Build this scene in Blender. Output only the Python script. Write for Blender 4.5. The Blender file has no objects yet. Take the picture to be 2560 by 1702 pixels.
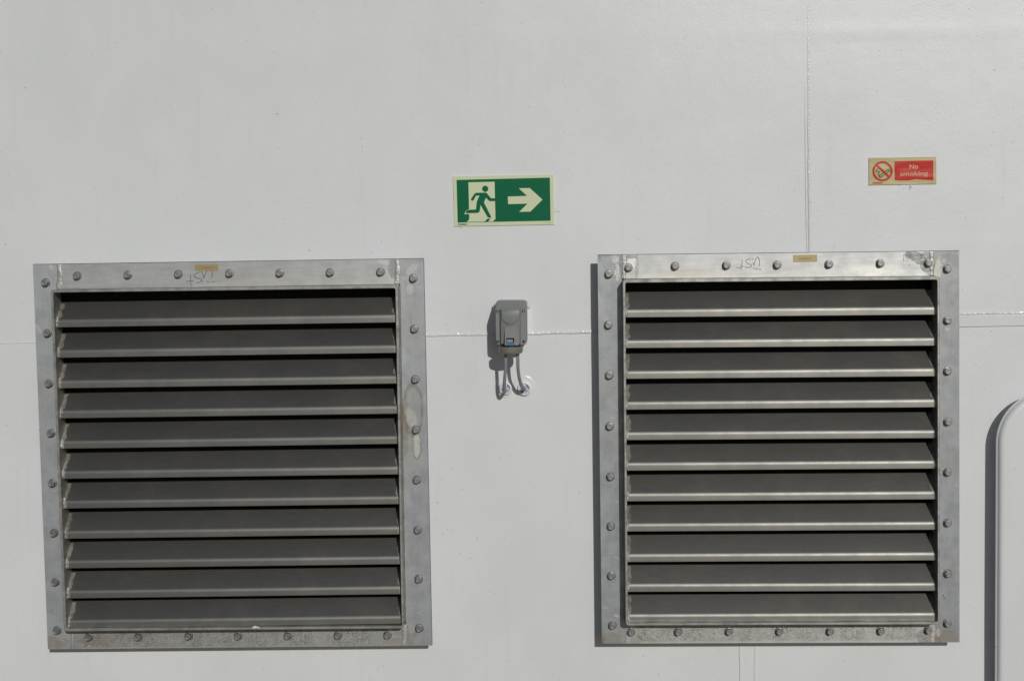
import bpy, bmesh, math, random
from mathutils import Vector, Matrix, noise as mn
random.seed(7)
scene = bpy.context.scene
COL = scene.collection

# ------------------------------------------------------------ camera
F = 3555.6            # focal length in photo pixels (50 mm on 36 mm)
K = 1 / 850.0         # metres per photo pixel on the wall
YAW, PIT, ROLL = 0.03548616, -0.06115785, -0.01662948
CAMZ = 1.70
def _axes():
    cy, sy = math.cos(YAW), math.sin(YAW); cp, sp = math.cos(PIT), math.sin(PIT)
    cr, sr = math.cos(ROLL), math.sin(ROLL)
    fw = Vector((-sy*cp, cy*cp, sp)); r0 = Vector((cy, sy, 0)); u0 = r0.cross(fw)
    return cr*r0 + sr*u0, -sr*r0 + cr*u0, fw
RX, UP, FW = _axes()
cd = bpy.data.cameras.new("camera"); cam = bpy.data.objects.new("camera", cd); COL.objects.link(cam)
cd.lens = 50; cd.sensor_width = 36; cd.clip_start = 0.1; cd.clip_end = 2000
M = Matrix.Identity(4)
for i in range(3):
    M[i][0] = RX[i]; M[i][1] = UP[i]; M[i][2] = -FW[i]
M[0][3], M[1][3], M[2][3] = 0, -F*K, CAMZ
cam.matrix_world = M
scene.camera = cam

# ------------------------------------------------------------ light
SUNV = Vector((0.300, -1.0, 0.427)).normalized()
elev = math.asin(SUNV.z); rot = math.atan2(SUNV.x, SUNV.y)
world = bpy.data.worlds.new("World"); scene.world = world; world.use_nodes = True
wn = world.node_tree.nodes; wl = world.node_tree.links; wn.clear()
wo = wn.new('ShaderNodeOutputWorld'); bg = wn.new('ShaderNodeBackground'); sk = wn.new('ShaderNodeTexSky')
sk.sky_type = 'NISHITA'; sk.sun_disc = False; sk.sun_elevation = elev; sk.sun_rotation = rot
sk.altitude = 0; sk.air_density = 1.0; sk.dust_density = 0.6; sk.ozone_density = 1.5
bg.inputs[1].default_value = 0.050
wl.new(sk.outputs[0], bg.inputs[0]); wl.new(bg.outputs[0], wo.inputs[0])
sd = bpy.data.lights.new("sun", 'SUN'); sd.energy = 3.7; sd.angle = math.radians(0.53); sd.color = (1.0, 0.985, 0.95)
sun = bpy.data.objects.new("sun", sd); COL.objects.link(sun)
sun.rotation_euler = SUNV.to_track_quat('Z', 'Y').to_euler(); sun.location = (3, -8, 6)
vs = scene.view_settings; vs.view_transform = 'Standard'; vs.look = 'None'; vs.gamma = 1; vs.use_curve_mapping = False
vs.exposure = -0.80

# ------------------------------------------------------------ helpers
def P(px, py, d=0.0):
    """photo pixel -> point on the plane d (pixels of 1/850 m) in front of the wall"""
    v = FW*F + RX*(px-1280) + UP*(851-py)
    t = (F-d)/v.y
    return Vector((v.x*t*K, -d*K, CAMZ + v.z*t*K))

def tag(o, label=None, cat=None, group=None, kind=None):
    if label: o['label'] = label
    if cat: o['category'] = cat
    if group: o['group'] = group
    if kind: o['kind'] = kind
    return o

def empty(name, loc, label, cat, group=None):
    o = bpy.data.objects.new(name, None); o.empty_display_size = 0.05
    COL.objects.link(o); o.location = loc
    return tag(o, label, cat, group)

def origin(parent):
    v = Vector((0, 0, 0))
    while parent is not None:
        v += parent.location; parent = parent.parent
    return v

def finish(name, bm, mat, parent=None, smooth=None, org=None):
    bmesh.ops.remove_doubles(bm, verts=bm.verts, dist=1e-7)
    bmesh.ops.recalc_face_normals(bm, faces=bm.faces)
    me = bpy.data.meshes.new(name); 
    o = bpy.data.objects.new(name, me); COL.objects.link(o)
    if parent is not None:
        o.parent = parent; off = origin(parent)
    else:
        off = Vector(org) if org is not None else Vector((0, 0, 0)); o.location = off
    bmesh.ops.translate(bm, verts=bm.verts, vec=-off)
    bm.to_mesh(me); bm.free()
    for m in (mat if isinstance(mat, (list, tuple)) else [mat]): me.materials.append(m)
    if smooth is not None:
        for p in me.polygons: p.use_smooth = True
        if smooth > 0: 
            try: me.set_sharp_from_angle(angle=math.radians(smooth))
            except Exception: pass
    return o

def loft(bm, rings, cap0=True, cap1=True, closed=True):
    vr = [[bm.verts.new(p) for p in r] for r in rings]
    n = len(vr[0])
    for a, b in zip(vr[:-1], vr[1:]):
        for i in range(n if closed else n-1):
            j = (i+1) % n
            bm.faces.new((a[i], a[j], b[j], b[i]))
    if cap0: bm.faces.new(vr[0]).normal_update()
    if cap1: bm.faces.new(list(reversed(vr[-1]))).normal_update()
    return vr

def outline(pts, d):                     # photo polygon -> world outline on plane d
    return [P(x, y, d) for x, y in pts]

def at_depth(ws, d):
    return [Vector((w.x, -d*K, w.z)) for w in ws]

def inset(ws, k):                        # shrink an outline (world) by k px (towards inside), convex outlines only
    n = len(ws); out = []
    cx = sum(w.x for w in ws)/n; cz = sum(w.z for w in ws)/n
    area = sum(ws[i].x*ws[(i+1) % n].z - ws[(i+1) % n].x*ws[i].z for i in range(n))
    s = 1 if area > 0 else -1
    for i in range(n):
        a, b, c = ws[i-1], ws[i], ws[(i+1) % n]
        e1 = Vector((b.x-a.x, b.z-a.z)); e2 = Vector((c.x-b.x, c.z-b.z))
        if e1.length < 1e-9 or e2.length < 1e-9: out.append(b.copy()); continue
        e1.normalize(); e2.normalize()
        n1 = Vector((-e1.y, e1.x))*s; n2 = Vector((-e2.y, e2.x))*s
        m = n1+n2
        if m.length < 1e-6: m = n1
        m.normalize(); c_ = max(0.3, m.dot(n1))
        out.append(Vector((b.x+m.x*k*K/c_, b.y, b.z+m.y*k*K/c_)))
    return out

def prism(bm, pts, d0, d1, bev=0.0):
    """polygon given in photo px (as seen at its front plane d1), solid from d0 to d1"""
    ws = outline(pts, d1)
    if bev > 0:
        rings = [at_depth(ws, d0), at_depth(ws, d1-bev), at_depth(inset(ws, bev*.3), d1-bev*.3), at_depth(inset(ws, bev), d1)]
    else:
        rings = [at_depth(ws, d0), at_depth(ws, d1)]
    loft(bm, rings)

def slab(name, pts, d0, d1, mat, parent, bev=0.0, smooth=None):
    bm = bmesh.new(); prism(bm, pts, d0, d1, bev)
    return finish(name, bm, mat, parent, smooth)

def rrect(x0, y0, x1, y1, r, n=6, x0b=None, x1b=None):
    """rounded rectangle px; bottom edge may have other x's"""
    x0b = x0 if x0b is None else x0b; x1b = x1 if x1b is None else x1b
    pts = []
    for cx, cy, a0 in ((x1-r, y0+r, -90), (x1b-r, y1-r, 0), (x0b+r, y1-r, 90), (x0+r, y0+r, 180)):
        for i in range(n+1):
            a = math.radians(a0 + 90*i/n)
            pts.append((cx+r*math.cos(a), cy+r*math.sin(a)))
    return pts

def circ(cx, cy, r, n=24, ry=None):
    ry = r if ry is None else ry
    return [(cx+r*math.cos(2*math.pi*i/n), cy+ry*math.sin(2*math.pi*i/n)) for i in range(n)]

def cathedral(pts, n=8):                 # Catmull-Rom
    out = []
    p = [pts[0]] + list(pts) + [pts[-1]]
    for i in range(1, len(p)-2):
        for k in range(n):
            t = k/n; a, b, c, d = p[i-1], p[i], p[i+1], p[i+2]
            out.append(0.5*((2*b)+(c-a)*t+(2*a-5*b+4*c-d)*t*t+(3*b-a-3*c+d)*t**3))
    out.append(p[-2])
    return out

def tube(bm, pts, r, n=14, taper=None):
    rings = []; prev = None
    for i, p in enumerate(pts):
        a = pts[max(0, i-1)]; b = pts[min(len(pts)-1, i+1)]
        t = (b-a).normalized()
        if prev is None: u = t.orthogonal().normalized()
        else: u = (prev - t*prev.dot(t)).normalized()
        prev = u; v = t.cross(u)
        rr = r if taper is None else r*taper(i/(len(pts)-1))
        rings.append([p + (u*math.cos(2*math.pi*k/n)+v*math.sin(2*math.pi*k/n))*rr for k in range(n)])
    loft(bm, rings)

def stroke(bm, pts, w, d, close=False):
    """thin pen stroke, a chain of flat quads with a hair of thickness, px coordinates"""
    for (x0, y0), (x1, y1) in zip(pts[:-1], pts[1:]):
        L = math.hypot(x1-x0, y1-y0) or 1e-6
        ux, uy = (x1-x0)/L*w*.35, (y1-y0)/L*w*.35; nx, ny = -(y1-y0)/L*w/2, (x1-x0)/L*w/2
        d_ = d + random.random()*0.02
        prism(bm, [(x0-ux+nx, y0-uy+ny), (x1+ux+nx, y1+uy+ny), (x1+ux-nx, y1+uy-ny), (x0-ux-nx, y0-uy-ny)], d-0.15, d_)

def bead(name, pts, w, h, d0, mat, parent, ripple=7.0, wob=0.12, m=8, step=3.0, scallop=0.25, seed=0):
    """weld run along a px polyline: rounded lumpy ridge w px wide and h px proud of plane d0"""
    segs = []
    for (x0, y0), (x1, y1) in zip(pts[:-1], pts[1:]):
        L = math.hypot(x1-x0, y1-y0); n = max(2, int(L/step))
        for i in range(n): segs.append((x0+(x1-x0)*i/n, y0+(y1-y0)*i/n))
    segs.append(pts[-1])
    bm = bmesh.new(); rows = []; s = 0
    for i, (x, y) in enumerate(segs):
        a = segs[max(0, i-1)]; b = segs[min(len(segs)-1, i+1)]
        L = math.hypot(b[0]-a[0], b[1]-a[1]) or 1; nx, ny = -(b[1]-a[1])/L, (b[0]-a[0])/L
        if i: s += math.hypot(x-segs[i-1][0], y-segs[i-1][1])
        w1 = w/2*(1+wob*2*mn.noise(Vector((s*.05, seed, 1)))+wob*mn.noise(Vector((s*.3, seed, 2))))
        off = w*wob*mn.noise(Vector((s*.02, seed, 5)))
        row = []
        for j in range(m+1):
            u = -1+2*j/m
            ph = s/ripple + 0.35*u*u
            hh = h*max(0, (1-u*u))**.5*(1+scallop*(ph % 1.0-.5)*2 + .4*mn.noise(Vector((s*.15, u*2, seed))))
            row.append(bm.verts.new(P(x+nx*(w1*u+off), y+ny*(w1*u+off), d0-0.3+max(hh, 0))))
        rows.append(row)
    for r0, r1 in zip(rows[:-1], rows[1:]):
        for j in range(m): bm.faces.new((r0[j], r0[j+1], r1[j+1], r1[j]))
    return finish(name, bm, mat, parent, 0)

def hexring(c, r, d, n=6, a0=0.0):
    return [Vector((c.x+r*K*math.cos(a0+2*math.pi*i/n), -d*K, c.z+r*K*math.sin(a0+2*math.pi*i/n))) for i in range(n)]

# ------------------------------------------------------------ node helper
class N:
    def __init__(s, name):
        s.m = bpy.data.materials.new(name); s.m.use_nodes = True
        s.t = s.m.node_tree; s.b = s.t.nodes['Principled BSDF']; s.x = None
    def n(s, ty, **kw):
        o = s.t.nodes.new(ty)
        for k, v in kw.items(): setattr(o, k, v)
        return o
    def l(s, a, b): s.t.links.new(a, b)
    def coord(s):
        if s.x is None: s.x = s.n('ShaderNodeTexCoord').outputs['Object']
        return s.x
    def sep(s):
        if not hasattr(s, 'sx'):
            q = s.n('ShaderNodeSeparateXYZ'); s.l(s.coord(), q.inputs[0]); s.sx = (q.outputs[0], q.outputs[2])
        return s.sx
    def math(s, op, a, b=None, clamp=False):
        q = s.n('ShaderNodeMath', operation=op); q.use_clamp = clamp
        for i, v in enumerate((a, b)):
            if v is None: continue
            if isinstance(v, (int, float)): q.inputs[i].default_value = v
            else: s.l(v, q.inputs[i])
        return q.outputs[0]
    def noise(s, scale, stretch=(1, 1, 1), detail=3, rough=.55, off=(0, 0, 0)):
        mp = s.n('ShaderNodeMapping'); mp.inputs['Scale'].default_value = stretch; mp.inputs['Location'].default_value = off
        s.l(s.coord(), mp.inputs[0]); q = s.n('ShaderNodeTexNoise')
        q.inputs['Scale'].default_value = scale; q.inputs['Detail'].default_value = detail; q.inputs['Roughness'].default_value = rough
        s.l(mp.outputs[0], q.inputs['Vector']); return q.outputs[0]
    def ramp(s, f, lo, hi, a=0.0, b=1.0):
        q = s.n('ShaderNodeMapRange'); q.clamp = True; q.interpolation_type = 'SMOOTHSTEP'
        for i, v in enumerate((lo, hi, a, b)): q.inputs[i+1].default_value = v
        s.l(f, q.inputs[0]); return q.outputs[0]
    def mix(s, f, a, b):
        q = s.n('ShaderNodeMix', data_type='RGBA')
        for idx, v in ((0, f), (6, a), (7, b)):
            if isinstance(v, (int, float)): q.inputs[idx].default_value = v
            elif isinstance(v, (tuple, list)): q.inputs[idx].default_value = (*v, 1) if len(v) == 3 else v
            else: s.l(v, q.inputs[idx])
        return q.outputs[2]
    def fmix(s, f, a, b):
        q = s.n('ShaderNodeMix', data_type='FLOAT')
        for idx, v in ((0, f), (2, a), (3, b)):
            if isinstance(v, (int, float)): q.inputs[idx].default_value = v
            else: s.l(v, q.inputs[idx])
        return q.outputs[0]
    def blob(s, cx, cz, rx, rz, ang=0, warp=.5, wscale=40, soft=.25):
        """mask 1 inside a ragged ellipse (metres, object space)"""
        x, z = s.sep(); ca, sa = math.cos(ang), math.sin(ang)
        dx = s.math('SUBTRACT', x, cx); dz = s.math('SUBTRACT', z, cz)
        u = s.math('ADD', s.math('MULTIPLY', dx, ca/rx), s.math('MULTIPLY', dz, sa/rx))
        v = s.math('ADD', s.math('MULTIPLY', dx, -sa/rz), s.math('MULTIPLY', dz, ca/rz))
        r = s.math('ADD', s.math('MULTIPLY', u, u), s.math('MULTIPLY', v, v))
        if not hasattr(s, '_w'): s._w = {}
        if wscale not in s._w: s._w[wscale] = s.noise(wscale, detail=4, off=(3, 1, 2))
        r = s.math('ADD', r, s.math('MULTIPLY', s.math('SUBTRACT', s._w[wscale], .5), warp*4))
        return r, s.ramp(r, 1+soft, 1-soft)
    def col(s, v): 
        if isinstance(v, tuple): s.b.inputs['Base Color'].default_value = (*v, 1)
        else: s.l(v, s.b.inputs['Base Color'])
    def set(s, name, v):
        if isinstance(v, (int, float)): s.b.inputs[name].default_value = v
        else: s.l(v, s.b.inputs[name])
    def bump(s, layers):
        prev = None
        for h, st, dist in layers:
            q = s.n('ShaderNodeBump'); q.inputs['Strength'].default_value = st; q.inputs['Distance'].default_value = dist
            s.l(h, q.inputs['Height'])
            if prev is not None: s.l(prev, q.inputs['Normal'])
            prev = q.outputs[0]
        s.l(prev, s.b.inputs['Normal'])

def plain(name, col, rough=.5, metal=0, var=.12, scale=60, bump=.0, spec=None):
    m = N(name); f = m.noise(scale, detail=4)
    m.col(m.mix(f, tuple(c*(1-var) for c in col), tuple(min(1, c*(1+var)) for c in col)))
    m.set('Roughness', rough); m.set('Metallic', metal)
    if spec is not None: m.set('Specular IOR Level', spec)
    if bump: m.bump([(m.noise(scale*6, detail=3), bump, .001)])
    return m.m

def white_paint(name, base=(.715, .735, .732), glit=1.0, gloss=.24, tex=1.0):
    m = N(name)
    big = m.noise(1.3, detail=3, off=(5, 0, 1)); tint = m.noise(5, (1, 1, .7), detail=3, off=(1, 0, 9))
    drip = m.noise(7, (4.5, 1, .35), detail=4, off=(2, 0, 0)); speck = m.noise(130, detail=1, rough=.3, off=(4, 4, 4))
    c = m.mix(m.ramp(big, .3, .7), tuple(v*.965 for v in base), base)
    c = m.mix(m.ramp(tint, .35, .65), c, m.mix(.5, c, (.75, .745, .765)))
    c = m.mix(m.math('MULTIPLY', m.ramp(drip, .56, .76), .18), c, tuple(v*.80 for v in base[:2])+(base[2]*.76,))
    grime = m.noise(28, (1, 1, .8), detail=5, off=(7, 0, 3))
    c = m.mix(m.math('MULTIPLY', m.ramp(grime, .6, .78), .10), c, (.45, .44, .42))
    c = m.mix(m.math('MULTIPLY', m.ramp(speck, .755, .80), .7), c, (.30, .30, .30))
    m.col(c)
    m.set('Roughness', m.fmix(m.noise(9, detail=3, off=(0, 2, 2)), gloss, gloss+.16)); m.set('Specular IOR Level', .5)
    peel = m.noise(430, (1, 1, 1), detail=2, rough=.5); roller = m.noise(70, (.8, 1, 1.2), detail=3, off=(0, 1, 0))
    wave = m.noise(9, detail=2, off=(8, 1, 2))
    m.bump([(wave, .20, .004*glit), (roller, .16, .0007*tex), (peel, .75, .00050*tex)])
    return m.m

def metal(name, grain='x', base=(.50, .515, .53), r0=.40, r1=.52, aniso=.6, blobs=(), speckle=None, streak=.25, fine=1.0, metallic=1.0, mottle=.25, rand=0):
    m = N(name)
    st = (.06, 1, 1) if grain == 'x' else (1, 1, .06)
    g = m.noise(420, st, detail=3); g2 = m.noise(90, (.12, 1, 1) if grain == 'x' else (1, 1, .12), detail=4, off=(1, 2, 3))
    mo = m.noise(26, detail=5, rough=.62, off=(3, 0, 5)); mo2 = m.noise(6, detail=3, off=(9, 0, 5))
    c = m.mix(m.ramp(mo, .3, .7), tuple(v*(1-mottle) for v in base), tuple(min(1, v*(1+mottle*.6)) for v in base))
    c = m.mix(m.ramp(g2, .35, .7), c, m.mix(streak, c, (.72, .72, .70)))
    c = m.mix(m.ramp(mo2, .45, .72), c, m.mix(.22, c, (.42, .39, .33)))
    if rand:
        oi = m.n('ShaderNodeObjectInfo'); c = m.mix(m.math('MULTIPLY', oi.outputs['Random'], rand), c, (.12, .12, .115))
        gr = m.noise(700, detail=2, off=(2, 2, 2)); c = m.mix(m.math('MULTIPLY', m.ramp(gr, .5, .75), .5), c, (.13, .13, .13))
        dust = m.noise(9, (1, 1, 1), detail=4, off=(6, 6, 6)); c = m.mix(m.math('MULTIPLY', m.ramp(dust, .5, .8), .25), c, (.33, .30, .24))
    ro = m.fmix(m.ramp(mo, .3, .7), r1, r0)
    ro = m.math('ADD', ro, m.math('MULTIPLY', m.math('SUBTRACT', g, .5), .12))
    me = None
    if speckle:
        (x0, x1, z0, z1) = speckle; x, z = m.sep()
        a = m.math('MULTIPLY', m.ramp(x, x0, x0+.02), m.ramp(x, x1, x1-.02))
        sp = m.noise(560, detail=2, rough=.6, off=(1, 1, 1)); sp2 = m.noise(60, detail=3, off=(6, 1, 1))
        k = m.math('MULTIPLY', m.math('MULTIPLY', m.ramp(sp, .44, .56), m.ramp(z, z0, z0+.008)), m.fmix(m.ramp(sp2, .3, .6), .45, .95))
        k = m.math('MULTIPLY', k, a); k = m.math('MULTIPLY', k, m.ramp(m.noise(14, (1, 1, .5), detail=4, off=(8, 1, 2)), .32, .6, .5, .95))
        c = m.mix(m.math('MULTIPLY', a, .5), c, (.50, .50, .46)); c = m.mix(k, c, (.13, .13, .125))
        ro = m.fmix(m.math('MULTIPLY', a, .6), ro, .62)
    brk = m.ramp(m.noise(170, (.35, 1, 1) if grain == 'x' else (1, 1, .35), detail=4, rough=.65, off=(2, 8, 4)), .30, .60, .35, 1.0)
    for b in blobs:
        r, k = m.blob(*b['p'], ang=b.get('a', 0), warp=b.get('warp', .4)*1.25, wscale=b.get('ws', 60), soft=b.get('soft', .25))
        if b.get('ring'):
            k = m.math('MULTIPLY', m.ramp(r, .55, .95), m.ramp(r, 1.35, 1.0))
        k = m.math('MULTIPLY', k, b.get('k', .7)); k = m.math('MULTIPLY', k, brk)
        c = m.mix(k, c, b['c']); ro = m.fmix(k, ro, b.get('r', .45))
        if 'm' in b: me = m.fmix(k, metallic if me is None else me, b['m'])
    m.col(c); m.set('Roughness', ro); m.set('Metallic', metallic if me is None else me); m.set('Anisotropic', aniso)
    t = m.n('ShaderNodeCombineXYZ'); v = (0, 0, 1) if grain == 'x' else (1, 0, 0)
    for i in range(3): t.inputs[i].default_value = v[i]
    m.l(t.outputs[0], m.b.inputs['Tangent'])
    m.bump([(g, .12*fine, .0004), (mo, .15*fine, .001)])
    return m.m

WALLP = white_paint('white_gloss_paint')
SEAMP = white_paint('seam_paint', glit=.6, gloss=.10, tex=.8)
PADP = white_paint('pad_paint', base=(.80, .80, .78), glit=.3)
DARK = plain('rubber_black', (.025, .025, .027), .7)
CAV = plain('duct_shade_black', (.012, .012, .012), .9)  # near-black colour stands in for the unlit depth of the duct
BLADE = metal('blade_metal', 'x', metallic=.95, base=(.238, .232, .214), r0=.475, r1=.495, aniso=.15, streak=.0, mottle=.08, fine=.6, rand=.12)
SLEEVE = metal('sleeve_metal', 'x', base=(.33, .325, .30), r0=.5, r1=.6, aniso=.1, mottle=.35, fine=1.2, metallic=.75)
BOLT = metal('bolt_steel', 'x', base=(.30, .30, .295), r0=.38, r1=.55, aniso=0, mottle=.45, fine=4, metallic=.9)
WASH = metal('washer_steel', 'x', base=(.13, .125, .115), r0=.5, r1=.6, aniso=0, mottle=.4)
WELD = metal('weld_metal', 'x', base=(.47, .47, .45), r0=.46, r1=.58, aniso=0, mottle=.35, fine=1.5, metallic=.6)
SCRATCH = metal('scratch_metal', 'x', base=(.75, .75, .74), r0=.4, r1=.5, aniso=0, mottle=.1, metallic=.5)
HEAT = metal('heat_tint', 'z', base=(.26, .25, .20), r0=.5, r1=.65, aniso=.1, mottle=.5, fine=3, metallic=.5)
INK = plain('marker_ink', (.035, .035, .04), .6)
BRASS = plain('tape_yellow', (.50, .40, .20), .55, 0, .12, 200)
BRASSD = plain('tape_tan', (.36, .275, .13), .55, 0, .12, 200)
TTEXT = plain('tape_text', (.20, .13, .055), .6)
GREY = plain('grey_plastic', (.215, .226, .22), .42, 0, .06, 90, .15)
GREYD = plain('grey_plastic_lid', (.185, .192, .186), .45, 0, .06, 90, .15)
COLLAR = plain('collar_plastic', (.20, .195, .155), .32, 0, .14, 120, .2)
BLUE = plain('blue_plastic', (.035, .17, .30), .45)
BEIGE = plain('beige_plastic', (.30, .29, .24), .5)
CABLE = plain('cable_sheath', (.25, .26, .285), .42, 0, .08, 140, .1)
BLK = plain('shade_black', (.012, .012, .013), .6)  # near-black colour stands in for shade in openings and gaps
GREEN = plain('sign_green', (.001, .125, .052), .45, 0, .12, 8, spec=.15)
CREAM = plain('sign_cream', (.63, .68, .45), .45, 0, .05, 20, spec=.2)
SEDGE = plain('sign_edge', (.30, .30, .20), .6)
CREAM2 = plain('sign_tan', (.52, .46, .24), .35, 0, .08, 25)
SALMON = plain('sign_salmon', (.66, .33, .20), .45)

# ------------------------------------------------------------ deck and ship side
def gm():
    m = N('deck_paint'); a = m.noise(3, detail=5); b = m.noise(60, detail=4)
    m.col(m.mix(a, (.085, .068, .055), (.13, .10, .08))); m.set('Roughness', .75); m.bump([(b, .4, .004)]); return m.m
bm = bmesh.new(); n = 12
for i in range(n+1):
    for j in range(n+1):
        bm.verts.new((-300+600*i/n, -400+401*j/n*1.0, 0))
bm.verts.ensure_lookup_table()
for i in range(n):
    for j in range(n):
        bm.faces.new([bm.verts[k] for k in (i*(n+1)+j, (i+1)*(n+1)+j, (i+1)*(n+1)+j+1, i*(n+1)+j+1)])
tag(finish('ground', bm, gm()), 'brown painted deck in front of the white steel wall', 'deck', kind='structure')

RA, RB, RC, RD = P(2020, 80), P(2560, 72), P(2030, 606), P(2560, 612)
def wall_disp(x, z):
    d = 1.6e-3*mn.noise(Vector((x*1.1, z*1.3, 3)))*2 + .5e-3*mn.noise(Vector((x*4, z*4.4, 8)))
    u = (x-RA.x)/(RB.x-RA.x); t = z-(RA.z+(RB.z-RA.z)*u)
    d += -.0006*math.exp(-(t/.012)**2)*(.5+.9*max(0, mn.noise(Vector((x*1.7, 0, 4)))+.35)) * min(1, max(.2, (x+.2)/.9))
    u = (x-RC.x)/(RD.x-RC.x); t = z-(RC.z+(RD.z-RC.z)*u)
    if u > -.1: d += -.0006*math.exp(-(t/.010)**2)*(.5+mn.noise(Vector((x*3, 0, 14))))*min(1, (u+.1)*3)
    return d
wall = empty('steel_wall', (0, 0, 0), 'white painted steel ship wall with raised weld seams behind everything', 'wall')
bm = bmesh.new()
xs = [-6+.5*i for i in range(8)] + [-2+.0175*i for i in range(230)] + [2.1+.5*i for i in range(9)]
zs = [0, .2] + [.34+.0175*i for i in range(136)] + [2.8+.35*i for i in range(7)]
vv = [[bm.verts.new((x, wall_disp(x, z), z)) for z in zs] for x in xs]
for i in range(len(xs)-1):
    for j in range(len(zs)-1): bm.faces.new((vv[i][j], vv[i+1][j], vv[i+1][j+1], vv[i][j+1]))
# thickness: back face and rim
back = [[bm.verts.new((x, .12, z)) for z in (zs[0], zs[-1])] for x in (xs[0], xs[-1])]
bm.faces.new((back[0][0], back[0][1], back[1][1], back[1][0]))
bm.faces.new([vv[0][j] for j in range(len(zs))]+[back[0][1], back[0][0]])
bm.faces.new([vv[-1][j] for j in range(len(zs))]+[back[1][1], back[1][0]])
bm.faces.new([vv[i][-1] for i in range(len(xs))]+[back[1][1], back[0][1]])
finish('wall_plate', bm, WALLP, wall, 30)
SB = dict(mat=SEAMP, parent=wall)
bead('weld_seam', [(2003, -150), (2008.7, 0), (2013, 300), (2016.5, 560), (2019, 636)], 4, .6, 0, seed=1, ripple=11, scallop=.12, **SB)
bead('weld_seam', [(2014, -150), (2020, 0), (2022.5, 300), (2024.5, 560), (2026, 636)], 8, 1.4, 0, seed=2, ripple=9, scallop=.3, **SB)
bead('weld_seam', [(1060, 837.5), (1200, 835), (1330, 833), (1400, 831), (1500, 828.5)], 9.5, 3.2, 0, seed=3, ripple=8, scallop=.3, **SB)
bead('weld_seam', [(-500, 866), (0, 857.5), (100, 856.5)], 3.2, 1.7, 0, seed=4, **SB)
bead('weld_seam', [(2392, 784.5), (2480, 783), (2560, 782), (2900, 778)], 8, 4.2, 0, seed=5, ripple=8, scallop=.35, **SB)
slab('plate_strip', [(2385, 789.5), (2560, 787.5), (2950, 783), (2950, 809), (2560, 814.5), (2385, 817.5)], -1.5, 4.6, SEAMP, wall, bev=.8)
bead('weld_seam', [(1851, 1600), (1852, 1702), (1853, 1900)], 8, 2.2, 0, seed=6, ripple=10, scallop=.3, **SB)
bead('weld_seam', [(1889.5, 1600), (1888, 1702), (1886, 1900)], 8, 1.6, 0, seed=7, ripple=9, scallop=.2, **SB)
bm = bmesh.new()
def zs1(pts): return [(1120+x/8.425, 425+y/8.425) for x, y in pts]
def zs2(pts): return [(2160+x/12.416, 380+y/12.416) for x, y in pts]
for s in ([(2235, 800), (2250, 805), (2262, 830)], [(2235, 870), (2290, 872), (2359, 885)], [(2240, 912), (2268, 898)], [(232, 1190), (262, 1210), (285, 1235)]):
    stroke(bm, zs1(s), .9, .6)
for s in ([(1085, 1010), (1120, 1045)], [(1420, 1040), (1450, 1070), (1495, 1115)], [(1445, 1060), (1425, 1120), (1420, 1180)]):
    stroke(bm, zs2(s), .8, .6)
finish('paint_crack', bm, plain('crack_grey', (.38, .38, .38), .7), wall)

# ------------------------------------------------------------ louvres
TEXTS = []
def text_mesh(bm, s, box, d, bold=0.0, slant=0.0):
    """write s so that its bounding box fills the px quad box=(TL,TR,BR,BL)"""
    cu = bpy.data.curves.new('t', 'FONT'); cu.body = s; cu.offset = bold; cu.shear = slant; cu.resolution_u = 4
    o = bpy.data.objects.new('t', cu); COL.objects.link(o)
    bpy.context.view_layer.update()
    me = bpy.data.meshes.new_from_object(o.evaluated_get(bpy.context.evaluated_depsgraph_get()))
    xs = [v.co.x for v in me.vertices]; ys = [v.co.y for v in me.vertices]
    x0, x1, y0, y1 = min(xs), max(xs), min(ys), max(ys); tl, tr, br, bl = box
    idx = []
    for v in me.vertices:
        u = (v.co.x-x0)/(x1-x0); w = (y1-v.co.y)/(y1-y0)
        px = (tl[0]*(1-u)+tr[0]*u)*(1-w)+(bl[0]*(1-u)+br[0]*u)*w
        py = (tl[1]*(1-u)+tr[1]*u)*(1-w)+(bl[1]*(1-u)+br[1]*u)*w
        idx.append(bm.verts.new(P(px, py, d)))
    for f in me.polygons:
        try: bm.faces.new([idx[i] for i in f.vertices])
        except Exception: pass
    COL.objects.unlink(o); bpy.data.objects.remove(o); bpy.data.curves.remove(cu); bpy.data.meshes.remove(me)

DF, DS, DL = 57.0, 100.0, 86.0        # depth of flange face, sleeve edge, blade lip
HEXA = [0.1, .5, .9, .3, .7]

def blade_profile(zb, slope=1.06, lip=20.0, D=41.0, R=9.0, th=3.0):
    """(depth, z) centre line of a pressed blade in px: lip bottom upward, bend, then back; returns closed outline"""
    pts = [(DL, 0), (DL, lip-R)]
    a1 = math.atan2(slope, -1)       # direction of the face (d decreasing, z rising)
    for i in range(1, 7):
        t = i/6; a = math.pi/2 + (a1-math.pi/2)*t
        # arc: start heading up, turning back
        cx, cz = DL-R*1.6, lip-R
        pts.append((cx+R*1.6*math.cos(a-math.pi/2), cz+R*1.6*math.sin(a-math.pi/2)))
    x, z = pts[-1]; k = (x-(DL-D))
    pts.append((DL-D, z+k*slope))
    # offset inward for the back
    inner = []
    for i, (x, z) in enumerate(pts):
        a = pts[max(0, i-1)]; b = pts[min(len(pts)-1, i+1)]
        L = math.hypot(b[0]-a[0], b[1]-a[1]); nx, nz = -(b[1]-a[1])/L, (b[0]-a[0])/L
        inner.append((x+nx*th, z+nz*th))
    return pts + inner[::-1]

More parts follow.
